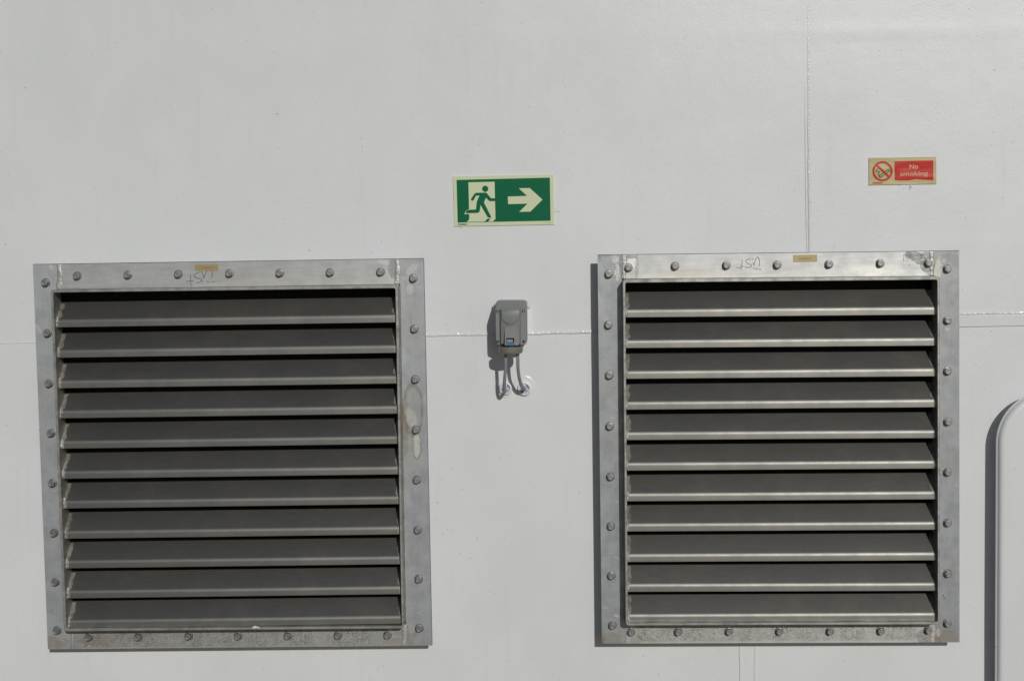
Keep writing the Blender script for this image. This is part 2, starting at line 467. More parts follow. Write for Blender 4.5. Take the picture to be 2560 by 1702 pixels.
def make_louvre(name, label, fl, so, si, firsts, lasts, bolts, welds, tape, tapemat, tapetxt, strokes, blobsf, seed):
    """fl, so, si: TL,TR,BR,BL px of flange (at DF), sleeve outer and inner edges (at DS).
       firsts/lasts: lip bottom y px at the left and right end of the first and last blade"""
    tl, tr, br, bl = fl
    base = P((bl[0]+br[0])/2, (bl[1]+br[1])/2, 0)
    root = empty(name, base, label, 'ventilation louvre', 'bolted metal ventilation louvres on the wall')
    o = base
    def ob(px, py, rx, rz, **kw):
        p = P(px, py, DF); d = dict(p=(p.x-o.x, p.z-o.z, rx*K, rz*K)); d.update(kw); return d
    blobs = blobsf(ob)
    # --- coaming stub, gasket
    W = outline(fl, DF)
    bm = bmesh.new(); ins = inset(W, 16); loft(bm, [at_depth(ins, -2), at_depth(ins, DF-6)], cap0=False, cap1=False); finish('coaming', bm, SEAMP, root)
    soW = outline(so, DS); siW = outline(si, DS)
    # --- four flange plates: sides full height, top and bottom between them
    zt = [P(tl[0], tl[1], DF), P(tr[0], tr[1], DF)]
    topi, boti = {}, {}
    wL, wR, wLb, wRb = welds       # x px of the joints: top-left, top-right, bottom-left, bottom-right
    def lerp(a, b, x): return a[1]+(b[1]-a[1])*(x-a[0])/(b[0]-a[0])
    # sleeve footprint on flange plane (world) -> use world xz of sleeve outer
    def pxof(w, d):                 # world -> px at depth d
        v = Vector((w.x, -d*K+F*K, w.z-CAMZ)); c = FW.dot(v)
        return (1280+F*RX.dot(v)/c, 851-F*UP.dot(v)/c)
    s = [pxof(Vector((w.x, -DF*K, w.z)), DF) for w in soW]   # sleeve foot seen on flange plane, px
    matx_t = metal(name+'_top_plate', 'x', base=(.49, .495, .49), mottle=.10, blobs=[b for b in blobs if b.get('w') == 't'], aniso=.35, r0=.50, r1=.54, metallic=.55)
    bxs = (P(wLb+18, 1600, DF).x-o.x, P(wRb-30, 1600, DF).x-o.x, P(bl[0], bl[1], DF).z-o.z, 0)
    matx_b = metal(name+'_bottom_plate', 'x', base=(.41, .41, .39), mottle=.18, blobs=[b for b in blobs if b.get('w') == 'b'], aniso=.4, speckle=bxs, r0=.46, r1=.54, metallic=.6)
    matz_l = metal(name+'_left_plate', 'z', base=(.46, .485, .505), mottle=.20, metallic=.5, blobs=[b for b in blobs if b.get('w') == 'l'], aniso=.5, streak=.12)
    matz_r = metal(name+'_right_plate', 'z', base=(.46, .485, .505), mottle=.20, metallic=.5, blobs=[b for b in blobs if b.get('w') == 'r'], aniso=.5, streak=.12)
    g = .35
    # side plates incl. corners reach to the weld joint above/below the opening
    L_ = [tl, (wL-g, lerp(tl, tr, wL)), (wL-g, s[0][1]-g), (s[0][0]-g, s[0][1]-g), (s[3][0]-g, s[3][1]+g), (wLb-g, s[3][1]+g), (wLb-g, lerp(bl, br, wLb)), bl]
    R_ = [(wR+g, lerp(tl, tr, wR)), tr, br, (wRb+g, lerp(bl, br, wRb)), (wRb+g, s[2][1]+g), (s[2][0]+g, s[2][1]+g), (s[1][0]+g, s[1][1]-g), (wR+g, s[1][1]-g)]
    T_ = [(wL, lerp(tl, tr, wL)), (wR, lerp(tl, tr, wR)), (wR, lerp(s[0], s[1], wR)-g), (wL, lerp(s[0], s[1], wL)-g)]
    B_ = [(wLb, lerp(s[3], s[2], wLb)+g), (wRb, lerp(s[3], s[2], wRb)+g), (wRb, lerp(bl, br, wRb)), (wLb, lerp(bl, br, wLb))]
    for q, mt in ((L_, matz_l), (R_, matz_r), (T_, matx_t), (B_, matx_b)):
        slab('flange_plate', q, DF-3.2, DF, mt, root)
    bm = bmesh.new(); ga = [w+Vector((.5*K, 0, .9*K)) for w in inset(W, -.4)]; gi = inset(W, 14); loft(bm, [at_depth(gi, DF-5.5), at_depth(ga, DF-5.5), at_depth(ga, DF-3.3), at_depth(gi, DF-3.3)], cap0=False, cap1=False); finish('gasket', bm, DARK, root)
    # --- sleeve : rounded rectangular tube
    def rounded(ws, r, n=5):
        out = []
        for i in range(4):
            a, b, c = ws[i-1], ws[i], ws[(i+1) % 4]
            e1 = (a-b).normalized()*r*K; e2 = (c-b).normalized()*r*K
            for k in range(n+1):
                t = k/n; q = b+e1*(1-t)**2+e2*t**2
                out.append(q)
        return out
    ro, ri = rounded(soW, 9), rounded(siW, 5)
    bm = bmesh.new()
    rings = [at_depth(ro, 1), at_depth(ro, DS-1), at_depth(inset(ro, 1), DS), at_depth(inset(ri, -1), DS), at_depth(ri, DS-1), at_depth(ri, 1)]
    loft(bm, rings, cap0=False, cap1=False)
    finish('sleeve', bm, SLEEVE, root, 40)
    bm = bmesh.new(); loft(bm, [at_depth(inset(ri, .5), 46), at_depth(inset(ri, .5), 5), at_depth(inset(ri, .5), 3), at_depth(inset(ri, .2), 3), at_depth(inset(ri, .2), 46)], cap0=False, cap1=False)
    fb = [bm.verts.new(v) for v in at_depth(inset(ri, .5), 4)]; bm.faces.new(fb); finish('duct_shade_liner', bm, CAV, root)  # added black sheet and lining paint the darkness behind the blades
    # --- blades
    def edge(w0, w1, z): t = (z-w0.z)/(w1.z-w0.z); return w0.x+(w1.x-w0.x)*t
    fl_, fr_ = P(si[0][0]+12, firsts[0], DL).z, P(si[1][0]-3, firsts[1], DL).z
    ll_, lr_ = P(si[3][0]+8, lasts[0], DL).z, P(si[2][0]-3, lasts[1], DL).z
    prof = blade_profile(0)
    for i in range(11):
        t = i/10; zl = fl_+(ll_-fl_)*t; zr = fr_+(lr_-fr_)*t
        zl += random.uniform(-.5, .5)*K; zr += random.uniform(-.5, .5)*K
        xl = edge(siW[0], siW[3], zl); xr = edge(siW[1], siW[2], zr)
        bm = bmesh.new(); nseg = 12; rings = []
        for k in range(nseg+1):
            u = k/nseg; bow = .45*math.sin(math.pi*u)*mn.noise(Vector((i*1.7, seed, .5)))
            rings.append([Vector((xl+(xr-xl)*u, -(d+bow*2)*K, zl+(zr-zl)*u+(z+bow)*K)) for d, z in prof])
        loft(bm, rings)
        bl_ = finish('louvre_blade', bm, BLADE, root, 25)
        # heat tinted, ground ends of the blade: thin film following the blade face
        for side, x0, z0, sg in ((0, xl, zl, 1), (1, xr, zr, -1)):
            bm = bmesh.new(); pr = prof[:len(prof)//2]; fine = []
            for (a, b) in zip(pr[:-1], pr[1:]):
                m_ = 10 if math.hypot(b[0]-a[0], b[1]-a[1]) > 12 else 2
                for q in range(m_): fine.append((a[0]+(b[0]-a[0])*q/m_, a[1]+(b[1]-a[1])*q/m_))
            rows = []
            for q, (d, z) in enumerate(fine):
                wd = (10 if d < DL-6 else 6)+5*mn.noise(Vector((q*.35, i*3.1+side*7, seed)))+1.2*mn.noise(Vector((q*1.4, i*5.1, seed+side)))
                wd = max(1.2, wd)
                rows.append([bm.verts.new((x0+sg*wd*K*e, -(d+.25)*K, z0+(z+.18)*K)) for e in (0, .5, 1)])
            for r0, r1 in zip(rows[:-1], rows[1:]):
                for e in range(2): bm.faces.new((r0[e], r0[e+1], r1[e+1], r1[e]))
            finish('heat_tint', bm, HEAT, bl_, 0)
            # fillet weld in the corner between blade lip and sleeve
            path = [Vector((x0+sg*(.8+.8*random.random())*K, -(d-.3+random.uniform(-.4, .4))*K, z0+z*K)) for d, z in fine[:len(fine)-4]]
            bm = bmesh.new(); ph = random.random()*9
            tube(bm, path, (3.0 if side == 0 else 2.4)*K, 8, taper=lambda t, ph=ph: .75+.35*math.sin(t*31+ph)*.6+.3*mn.noise(Vector((t*9, ph, 2))) if t < .8 else .45)
            finish('weld_bead', bm, WELD, bl_, 0)
    # --- corner welds on the flange
    for (x, ya, yb, sd_) in ((wL, lerp(tl, tr, wL)+1, s[0][1]-1, 1), (wR, lerp(tl, tr, wR)+1, s[1][1]-1, 2), (wLb, s[3][1]+2, lerp(bl, br, wLb)-1, 3), (wRb, s[2][1]+2, lerp(bl, br, wRb)-1, 4)):
        bead('weld_bead', [(x+1, ya), (x+2, (ya+yb)/2), (x+1, yb)], 13 if sd_ != 3 else 7, 1.7 if sd_ < 3 else 1.1, DF, WELD, root, ripple=4.5, wob=.2, step=1.2, scallop=.12, seed=seed*10+sd_)
    # --- bolts
    bolt0 = None
    for bi, (bx, by) in enumerate(bolts):
        c = P(bx, by, DF+8)
        if bolt0 is None or bi % 6 == 0:
            a0 = random.random()*2
            bm = bmesh.new()
            Z0 = Vector((0, 0, 0))
            rings = [hexring(Z0, 9.4, 1.2, 24, a0), hexring(Z0, 9.4, 2.6, 24, a0)]
            def hx(r, d):           # hexagon sampled with 24 points
                out = []
                for k in range(24):
                    a = 2*math.pi*k/24; aa = (a % (math.pi/3))-math.pi/6
                    rr = r*math.cos(math.pi/6)/math.cos(aa); rr = min(rr, r*.985)
                    out.append(Vector((rr*K*math.cos(a+a0), -d*K, rr*K*math.sin(a+a0))))
                return out
            rings += [hx(9.0, 2.8), hx(9.0, 10.2), hexring(Z0, 7.4, 12.2, 24, a0), hexring(Z0, 5.9, 12.4, 24, a0), hexring(Z0, 5.2, 12.0, 24, a0), hexring(Z0, 1.0, 11.9, 24, a0)]
            loft(bm, rings)
            bolt0 = finish('bolt', bm, BOLT, None, 28)
            bm = bmesh.new(); loft(bm, [hexring(Z0, 10.8, 0, 28), hexring(Z0, 10.8, .7, 28), hexring(Z0, 10.0, 1.3, 28)]); w0 = finish('washer', bm, WASH, None, 28)
            b = bolt0; w = w0
        else:
            b = bolt0.copy(); w = w0.copy(); COL.objects.link(b); COL.objects.link(w)
        b.parent = root; b.location = Vector((c.x, -DF*K, c.z))-o
        b.rotation_euler = (0, 0, 0) if b is bolt0 else (0, random.uniform(-3, 3), 0)
        w.parent = b; w.location = (0, 0, 0); w.rotation_euler = (0, 0, 0)
    # --- tape label and marker writing
    tp = slab('name_tape', tape, DF-.2, DF+.5, tapemat, root)
    (a, b_, c_, d_) = tape
    def q(u, v): return ((a[0]*(1-u)+b_[0]*u)*(1-v)+(d_[0]*(1-u)+c_[0]*u)*v, (a[1]*(1-u)+b_[1]*u)*(1-v)+(d_[1]*(1-u)+c_[1]*u)*v)
    bm = bmesh.new(); text_mesh(bm, tapetxt, (q(.24, .36), q(.77, .36), q(.77, .68), q(.24, .68)), DF+.65)
    finish('lettering', bm, TTEXT, tp)
    bm = bmesh.new()
    for st in strokes: stroke(bm, st, 1.25, DF+.2)
    finish('marker_writing', bm, INK, root)
    rs = random.Random(seed*5)
    for k in range(16):
        side = rs.random() < .5
        x0 = rs.uniform(tl[0]+12, s[0][0]-8) if side else rs.uniform(s[1][0]+10, tr[0]-10); y0 = rs.uniform(tl[1]+40, bl[1]-60)
        x0 += (bl[0]-tl[0])*(y0-tl[1])/(bl[1]-tl[1]) if side else (br[0]-tr[0])*(y0-tr[1])/(br[1]-tr[1])
        L = rs.uniform(4, 15); a = rs.gauss(.25, .35)
        bm = bmesh.new(); stroke(bm, [(x0, y0), (x0+L*.5*math.cos(a), y0+L*.5*math.sin(a)+.6), (x0+L*math.cos(a), y0+L*math.sin(a))], rs.uniform(.5, 1.0), DF+.12); finish('scratch', bm, SCRATCH, root)
    if seed == 1:
        slab('paint_fleck', [(632, 1565), (640, 1563.5), (643, 1566), (649, 1566), (648, 1569.5), (642, 1568.5), (636, 1569.5), (631, 1570)], DS-.5, DS+.4, SEAMP, root)
    return root

def zA(pts): return [(440+x/5.9, 630+y/5.9) for x, y in pts]
def zB(pts): return [(1800+x/7.37, 610+y/7.37) for x, y in pts]
TAN = (.36, .31, .24)
def blobsL(ob):
    return [
     ob(1012, 1065, 9, 75, w='r', c=(.30, .22, .15), k=.75, soft=.7, m=.4),
     ob(1033, 1022, 24, 60, w='r', c=(.44, .43, .38), k=.35, m=.8),
     ob(1028, 1045, 13, 26, w='r', c=(.62, .60, .54), k=.6, a=.35, m=.4, r=.6, soft=.6, warp=.3),
     ob(1042, 1112, 10, 36, w='r', c=(.68, .66, .58), k=.8, m=.4, r=.6, warp=.3),
     ob(1033, 1022, 24, 60, w='r', c=(.19, .17, .13), k=.6, ring=1, warp=.22, ws=25, m=.4),
     ob(1042, 1112, 10, 36, w='r', c=(.20, .17, .12), k=.7, ring=1, warp=.2, ws=25, m=.5),
     ob(1022, 1590, 18, 26, w='r', c=TAN, k=.6), ob(1028, 1572, 8, 12, w='r', c=(.62, .60, .52), k=.6),
     ob(1030, 672, 22, 8, w='r', c=(.80, .79, .74), k=.6, a=.7, r=.3), ob(1025, 724, 9, 13, w='r', c=(.78, .78, .74), k=.6, r=.35),
     ob(1018, 695, 14, 5, w='r', c=(.75, .74, .70), k=.5, r=.3),
     ob(960, 656, 16, 6, w='t', c=(.86, .85, .80), k=.8, a=-.3, r=.28), ob(976, 690, 7, 20, w='t', c=(.80, .80, .75), k=.5, a=.5, r=.3),
     ob(983, 672, 13, 24, w='t', c=(.30, .31, .32), k=.7, warp=.15, soft=.1),
     ob(128, 668, 6, 6, w='l', c=(.85, .85, .82), k=.8, r=.3), ob(95, 820, 14, 5, w='l', c=(.72, .73, .72), k=.6, a=-1, r=.35),
     ob(135, 1605, 38, 16, w='l', c=TAN, k=.55), ob(150, 1595, 14, 5, w='l', c=(.6, .58, .5), k=.5, a=-.6),
     ob(945, 1597, 22, 18, w='b', c=(.42, .43, .41), k=.9, warp=.2, soft=.1, a=.6), ob(240, 1600, 50, 12, w='b', c=TAN, k=.5),
     ob(985, 1605, 30, 8, w='b', c=(.30, .27, .22), k=.4), ob(280, 720, 160, 5, w='t', c=(.38, .37, .34), k=.4),
    ]
def blobsR(ob):
    return [
     ob(1722, 682, 75, 8, w='t', c=(.42, .34, .25), k=.45, soft=.7, m=.5), ob(1690, 681, 12, 6, w='t', c=(.48, .33, .24), k=.3, soft=.7, m=.4),
     ob(1730, 690, 120, 12, w='t', c=(.62, .58, .50), k=.4, soft=.6),
     ob(1581, 655, 12, 14, w='t', c=(.9, .88, .84), k=.85, ws=110, r=.3), ob(1585, 688, 10, 12, w='t', c=(.45, .41, .33), k=.7),
     ob(1592, 668, 5, 30, w='t', c=(.27, .28, .30), k=.6),
     ob(1545, 682, 7, 20, w='l', c=(.92, .92, .88), k=.9, ws=110, warp=.45, r=.28), ob(1537, 648, 8, 8, w='l', c=(.9, .9, .86), k=.8, ws=110, warp=.6, r=.3),
     ob(1499, 646, 5, 10, w='l', c=(.32, .25, .18), k=.5), ob(1505, 770, 10, 40, w='l', c=(.62, .63, .64), k=.5, a=.3),
     ob(2296, 646, 32, 13, w='t', c=(.21, .213, .21), r=.55, m=.3, k=.85, a=-.55, warp=.2, soft=.08), ob(2271, 638, 9, 9, w='t', c=(.21, .213, .21), r=.55, m=.3, k=.85, warp=.3, soft=.1),
     ob(2312, 668, 16, 10, w='t', c=(.21, .213, .21), r=.55, m=.3, k=.8, a=-.9, warp=.2, soft=.08), ob(2318, 640, 16, 10, w='t', c=(.16, .16, .155), r=.55, k=.7),
     ob(2259, 645, 1.2, 9, w='t', c=(.10, .10, .10), k=.8, warp=.1), ob(2268, 652, 1.6, 1.6, w='t', c=(.1, .1, .1), k=.8, warp=.1), ob(2273, 662, 1.6, 1.6, w='t', c=(.1, .1, .1), k=.7, warp=.1),
     ob(2178, 636, 40, 9, w='t', c=(.38, .38, .36), k=.4), ob(2190, 676, 70, 14, w='t', c=(.80, .78, .70), k=.45, soft=.7),
     ob(2344, 676, 9, 30, w='r', c=(.88, .85, .76), k=.85, ws=110, warp=.6, r=.32, a=-.15), ob(2360, 650, 5, 6, w='r', c=(.9, .85, .75), k=.7, r=.3),
     ob(2375, 642, 24, 10, w='r', c=(.30, .30, .29), k=.5), ob(2370, 822, 6, 4, w='r', c=(.7, .7, .68), k=.7),
     ob(2358, 1488, 2.2, 2.2, w='r', c=(.06, .06, .06), k=.9, warp=.3), ob(2361, 1494, 2, 1.5, w='r', c=(.06, .06, .06), k=.9, warp=.3),
     ob(2365, 1590, 32, 18, w='r', c=TAN, k=.6), ob(2346, 1580, 5, 10, w='r', c=(.85, .72, .60), k=.8, r=.3), ob(2340, 1600, 16, 8, w='r', c=(.35, .27, .2), k=.5),
     ob(1525, 1597, 28, 18, w='l', c=(.40, .35, .28), k=.65), ob(1540, 1538, 8, 4, w='l', c=(.9, .88, .85), k=.8, a=-.4, r=.25),
     ob(1512, 1518, 10, 2.2, w='l', c=(.75, .75, .74), k=.6, a=-.3, r=.3), ob(1506, 1604, 5, 14, w='l', c=(.25, .2, .15), k=.5),
     ob(1590, 1598, 16, 12, w='b', c=(.36, .34, .30), k=.8, warp=.3), ob(1601, 1594, 10, 2, w='b', c=(.12, .11, .1), k=.7, a=-.65, warp=.2),
     ob(2308, 1590, 17, 17, w='b', c=(.25, .255, .245), k=.95, warp=.15, soft=.08), ob(2322, 1598, 14, 14, w='b', c=(.28, .265, .23), k=.8),
     ob(1551, 668, 3, 30, w='l', c=(.22, .22, .22), k=.7, ws=110), ob(2331, 668, 4, 30, w='r', c=(.25, .25, .24), k=.7, ws=110), ob(1510, 640, 22, 3, w='l', c=(.25, .24, .22), k=.5, ws=110),
     ob(2321, 660, 6, 26, w='t', c=(.22, .22, .21), k=.8, ws=110), ob(1570, 643, 22, 4, w='t', c=(.2, .2, .2), k=.75, ws=110),
    ]
L_bolts = [(190.8, 690), (317.6, 687.6), (444, 685.6), (571.9, 683.7), (697.7, 683), (823.6, 681.8), (950.3, 680.3),
  (111.7, 707), (116.8, 833.4), (120.5, 959.5), (125.5, 1083.4), (129.2, 1208.3), (133.3, 1333), (136.6, 1455.6), (141, 1576.3),
  (1032.3, 696.4), (1035, 822.9), (1037.4, 948.8), (1039.5, 1074.6), (1041.5, 1200), (1043.7, 1325), (1046, 1448), (1047.8, 1571),
  (220.2, 1593.2), (344.4, 1592.4), (470, 1590.6), (593.8, 1590.3), (718.7, 1589.4), (844, 1588.5), (968.1, 1587.8)]
R_bolts = [(1571, 669.3), (1688, 665.6), (1816.5, 663.8), (1943.8, 662.6), (2073.4, 660.9), (2201.8, 658.5), (2322.2, 657.5),
  (1521.7, 685.8), (1521, 813), (1523, 939), (1524.2, 1066), (1526.4, 1192), (1527.4, 1315.8), (1528.4, 1439.5), (1531.2, 1564),
  (2370, 672.5), (2370.2, 801), (2370.3, 928), (2370.6, 1054.8), (2370.5, 1181), (2370.5, 1307.6), (2370.8, 1434.2), (2370, 1558.4),
  (1578, 1580), (1695.5, 1580), (1822.8, 1579), (1949, 1578.8), (2075.8, 1578.5), (2202.4, 1577.6), (2321.8, 1575.7)]
sL = [zA(q) for q in (
  [(148, 432), (200, 430), (255, 425)], [(212, 340), (215, 400), (218, 450), (222, 505)],
  [(400, 300), (360, 296), (320, 305), (280, 325), (266, 350), (280, 375), (320, 388), (360, 392), (382, 405), (375, 430), (345, 450), (300, 450)],
  [(386, 315), (398, 340), (412, 385), (420, 345), (440, 300), (455, 281)], [(535, 285), (535, 330), (528, 365), (521, 388)],
  [(398, 427), (412, 421)], [(455, 432), (468, 440), (480, 437)], [(540, 440), (552, 442), (562, 436)])]
sR = [zB(q) for q in (
  [(310, 435), (350, 440), (382, 432), (398, 400), (412, 300)], [(398, 432), (425, 410)], [(388, 440), (390, 485)],
  [(555, 280), (510, 285), (480, 300), (472, 322), (490, 348), (540, 368), (578, 392), (580, 412), (560, 428), (520, 435), (480, 432), (458, 418)],
  [(590, 276), (612, 268)], [(606, 340), (618, 380), (626, 395), (636, 350), (650, 300), (672, 260), (692, 242), (712, 252), (726, 290), (730, 340), (722, 410)],
  [(628, 440), (640, 460)], [(665, 453), (700, 466)], [(725, 458), (745, 465), (738, 480)])]
make_louvre('ventilation_louvre', 'dull grey metal louvre left of the power socket, brown-edged stain on its right flange',
  [(82, 661.6), (1058.6, 646.7), (1079.8, 1612.6), (119.7, 1622)],
  [(126.5, 724.3), (995.5, 711), (1010, 1570), (159.5, 1577.5)],
  [(132.8, 731.5), (988, 720.7), (1004, 1564), (166, 1570)],
  (817.8, 806), (1568.5, 1558), L_bolts, (146, 991, 178, 1007), zA([(278, 188), (620, 180), (622, 277), (282, 280)]), BRASSD, 'AC EXHAUST', sL, blobsL, 1)
make_louvre('ventilation_louvre', 'brighter grey metal louvre right of the power socket, its top flange shiny',
  [(1494, 638), (2398, 627.7), (2399, 1604.6), (1504.7, 1607.7)],
  [(1557, 697.5), (2349.5, 690.6), (2349.8, 1560), (1564.5, 1563)],
  [(1563.5, 707), (2343.3, 699.5), (2344.4, 1553.2), (1570.2, 1556.5)],
  (792.7, 785.5), (1554, 1550.8), R_bolts, (1558, 2328, 1566, 2330), zB([(1345, 205), (1790, 195), (1788, 330), (1348, 335)]), BRASS, 'AC EXHAUST', sR, blobsR, 2)

# ------------------------------------------------------------ exit sign
ex = empty('exit_sign', P(1260, 560, 0), 'green and cream emergency exit sign with running figure and right arrow above the power socket', 'exit sign')
slab('sign_board', zs1([(105, 140), (2222, 97), (2238, 1150), (135, 1187)]), .3, 3.0, [CREAM], ex)
slab('green_panel', zs1([(180, 212), (2145, 163), (2162, 1070), (203, 1110)]), 2.9, 3.3, GREEN, ex)
slab('door_symbol', zs1([(430, 262), (980, 250), (1000, 1028), (945, 1086), (398, 1095), (448, 1040)]), 3.2, 3.6, CREAM, ex)
slab('foot_outline', zs1([(343, 932), (360, 895), (385, 858), (420, 838), (460, 826), (460, 930)]), 3.2, 3.65, CREAM, ex)
man = zs1([(485, 610), (560, 500), (590, 482), (790, 478), (822, 494), (905, 597), (990, 597), (996, 656), (870, 657), (800, 585), (757, 685), (918, 1005), (840, 1002), (685, 735), (672, 850), (655, 890), (620, 905), (372, 912), (385, 872), (405, 852), (440, 840), (590, 833), (605, 680), (625, 620), (665, 540), (592, 540), (543, 632), (512, 650), (488, 638)])
bm = bmesh.new()
prism(bm, man, 3.6, 4.2)
prism(bm, zs1(circ(784, 398, 65, 28)), 3.5, 4.2)
prism(bm, zs1([(830, 1028), (905, 1022), (845, 1088), (765, 1092)]), 3.5, 4.2)
finish('running_figure', bm, GREEN, ex)
bm = bmesh.new()
prism(bm, zs1([(1492, 388), (1720, 382), (1990, 625), (1735, 878), (1500, 884), (1675, 710), (1266, 720), (1260, 562), (1668, 548)]), 3.2, 3.7)
finish('arrow', bm, CREAM, ex)
lg = slab('maker_mark', zs1(rrect(205, 1132, 402, 1160, 12)), 2.9, 3.3, GREEN, ex)
bm = bmesh.new(); text_mesh(bm, 'JALITE AAAA', zs1([(215, 1137), (394, 1134), (394, 1153), (215, 1156)]), 3.45, bold=.01); finish('lettering', bm, CREAM, lg)
bm = bmesh.new(); text_mesh(bm, 'R   435R', zs1([(2045, 1106), (2160, 1103), (2160, 1118), (2045, 1121)]), 3.2); finish('lettering', bm, plain('small_print', (.22, .23, .17), .6), ex)

# ------------------------------------------------------------ no smoking sign
def redmat(name, col):
    m = N(name); m.col(col); m.set('Roughness', .3); m.set('Specular IOR Level', .35)
    m.bump([(m.noise(14, (1, 1, 2.6), detail=1, off=(3, 0, 8)), .6, .0035)]); return m.m
RED = redmat('sign_red', (.54, .024, .018)); TANP = redmat('sign_tan_film', (.52, .45, .23))
DKG = plain('sign_black', (.03, .035, .03), .5)
ns = empty('no_smoking_sign', P(2256, 462, 0), 'small tan and red no smoking sign on the wall above the right louvre', 'no smoking sign')
slab('sign_board', zs2([(155, 188), (2242, 155), (2250, 992), (158, 1030)]), .2, 1.6, TANP, ns)
slab('red_panel', zs2([(945, 292), (2150, 262), (2154, 880), (1900, 870), (1600, 846), (1400, 884), (1200, 890), (955, 880)]), 1.5, 1.9, RED, ns)
bm = bmesh.new(); A = outline(zs2(circ(577, 600, 313, 40)), 2.6); B = outline(zs2(circ(577, 600, 250, 40)), 2.6)
va = [bm.verts.new(w) for w in A]; vb = [bm.verts.new(w) for w in B]
for i in range(40): bm.faces.new((va[i], va[(i+1) % 40], vb[(i+1) % 40], vb[i]))
finish('prohibition_ring', bm, RED, ns)
bm = bmesh.new()
def quad(a, b, w, d):
    L = math.hypot(b[0]-a[0], b[1]-a[1]); nx, ny = -(b[1]-a[1])/L*w/2, (b[0]-a[0])/L*w/2
    bm.faces.new([bm.verts.new(q) for q in outline(zs2([(a[0]+nx, a[1]+ny), (b[0]+nx, b[1]+ny), (b[0]-nx, b[1]-ny), (a[0]-nx, a[1]-ny)]), d)])
quad((478, 777), (790, 558), 88, 2.1)
stroke(bm, zs2([(480, 785), (470, 735), (438, 690), (470, 650), (490, 620), (470, 600), (430, 612), (392, 632), (368, 612), (380, 575), (430, 530)]), 1.9, 2.1)
finish('cigarette_symbol', bm, DKG, ns)
bm = bmesh.new(); quad((508, 756), (772, 572), 36, 2.4); finish('cigarette_paper', bm, TANP, ns)
bm = bmesh.new(); quad((395, 405), (775, 768), 62, 2.9); finish('slash_bar', bm, RED, ns)
bm = bmesh.new(); text_mesh(bm, 'No', zs2([(1410, 385), (1680, 378), (1680, 528), (1410, 535)]), 2.4, bold=.022)
text_mesh(bm, 'smoking', zs2([(1115, 615), (1985, 592), (1985, 772), (1115, 795)]), 2.4, bold=.022)
finish('lettering', bm, SALMON, ns)
lg = slab('maker_mark', zs2(rrect(265, 940, 575, 990, 22)), 1.5, 1.9, RED, ns)
bm = bmesh.new(); text_mesh(bm, 'JALITE AAAA', zs2([(285, 952), (560, 946), (560, 976), (285, 982)]), 2.0, bold=.01); finish('lettering', bm, SALMON, lg)
bm = bmesh.new(); text_mesh(bm, 'R   435R', zs2([(1985, 932), (2155, 930), (2155, 952), (1985, 954)]), 1.75); finish('lettering', bm, RED, ns)

# ------------------------------------------------------------ socket outlet
so_ = empty('power_socket', P(1278, 862, 0), 'grey plastic industrial power socket with blue latch on the wall between the two louvres', 'power socket')
slab('mounting_pad', rrect(1240, 762, 1320.5, 836, 3), -1, 16, PADP, so_, bev=1.5, smooth=40)
bm = bmesh.new(); a = P(1236, 768, 12); b = P(1322, 764, 12)
tube(bm, [a-Vector((.004, 0, 0)), a, b, b+Vector((.003, 0, 0))], 8.5*K, 16, taper=lambda t: 1 if .2 < t < .8 else .55); finish('mounting_bar', bm, SEAMP, so_, 50)
ring0 = outline(rrect(1237.6, 752, 1316.8, 862.5, 9, x0b=1239.5, x1b=1317), 88)
bm = bmesh.new(); top = max(w.z for w in ring0)
def lvl(d, drop, ins_=0):
    out = []
    for w in (inset(ring0, ins_) if ins_ else ring0):
        z = w.z
        lim = 30*K
        h = top-z
        if h < lim: z = top - (drop*K + h*(1-drop/30.0))
        out.append(Vector((w.x, -d*K, z)))
    return out
loft(bm, [lvl(14, 0), lvl(44, 0), lvl(54, 3), lvl(66, 11), lvl(80, 21), lvl(86.5, 26), lvl(88, 27.5, 1.5)])
finish('socket_body', bm, GREY, so_, 35)
slab('hood', rrect(1250.5, 770, 1301.5, 861.5, 4), 84, 98, GREYD, so_, bev=3.5, smooth=50)
cap = [(1252.5, 776), (1299.5, 776)] + [(1276+23.5*math.cos(math.radians(a)), 786+26*math.sin(math.radians(a))) for a in range(0, 181, 12)]
slab('hood_cap', cap, 96, 100.6, GREY, so_, bev=2.2, smooth=60)
def wedge(name, pts, ytop, ybot, dt, db, d0, mat, parent):
    bm = bmesh.new(); fr = []; bk = []
    for x, y in pts:
        t = (y-ytop)/(ybot-ytop); d = dt+(db-dt)*t; w = P(x, y, d); fr.append(w); bk.append(Vector((w.x, -d0*K, w.z)))
    v0 = [bm.verts.new(w) for w in bk]; v1 = [bm.verts.new(w) for w in fr]; n = len(v0)
    for i in range(n): bm.faces.new((v0[i], v0[(i+1) % n], v1[(i+1) % n], v1[i]))
    bm.faces.new(v1).normal_update()
    return finish(name, bm, mat, parent)
wedge('front_tongue', [(1262.5, 818), (1292, 818), (1297, 826), (1297, 863), (1285.5, 863), (1285.5, 846), (1284, 844.8), (1267.5, 844.8), (1266, 846), (1266, 863), (1262, 863)], 818, 863, 98.2, 114, 92, GREYD, so_)
slab('window_shade_slab', [(1266, 844), (1285.5, 844), (1285.5, 865), (1266, 865)], 94, 98.6, BLK, so_)  # black slab on the hood, painted as the shade of an opening
slab('latch', [(1267.5, 848.5), (1282.5, 848.5), (1282.5, 856), (1267.5, 856)], 95, 103, BEIGE, so_, bev=.8)
slab('blue_latch', [(1266.5, 854.8), (1281, 854.8), (1284.5, 857), (1286.5, 864), (1265.8, 864)], 95, 110, BLUE, so_, bev=1)
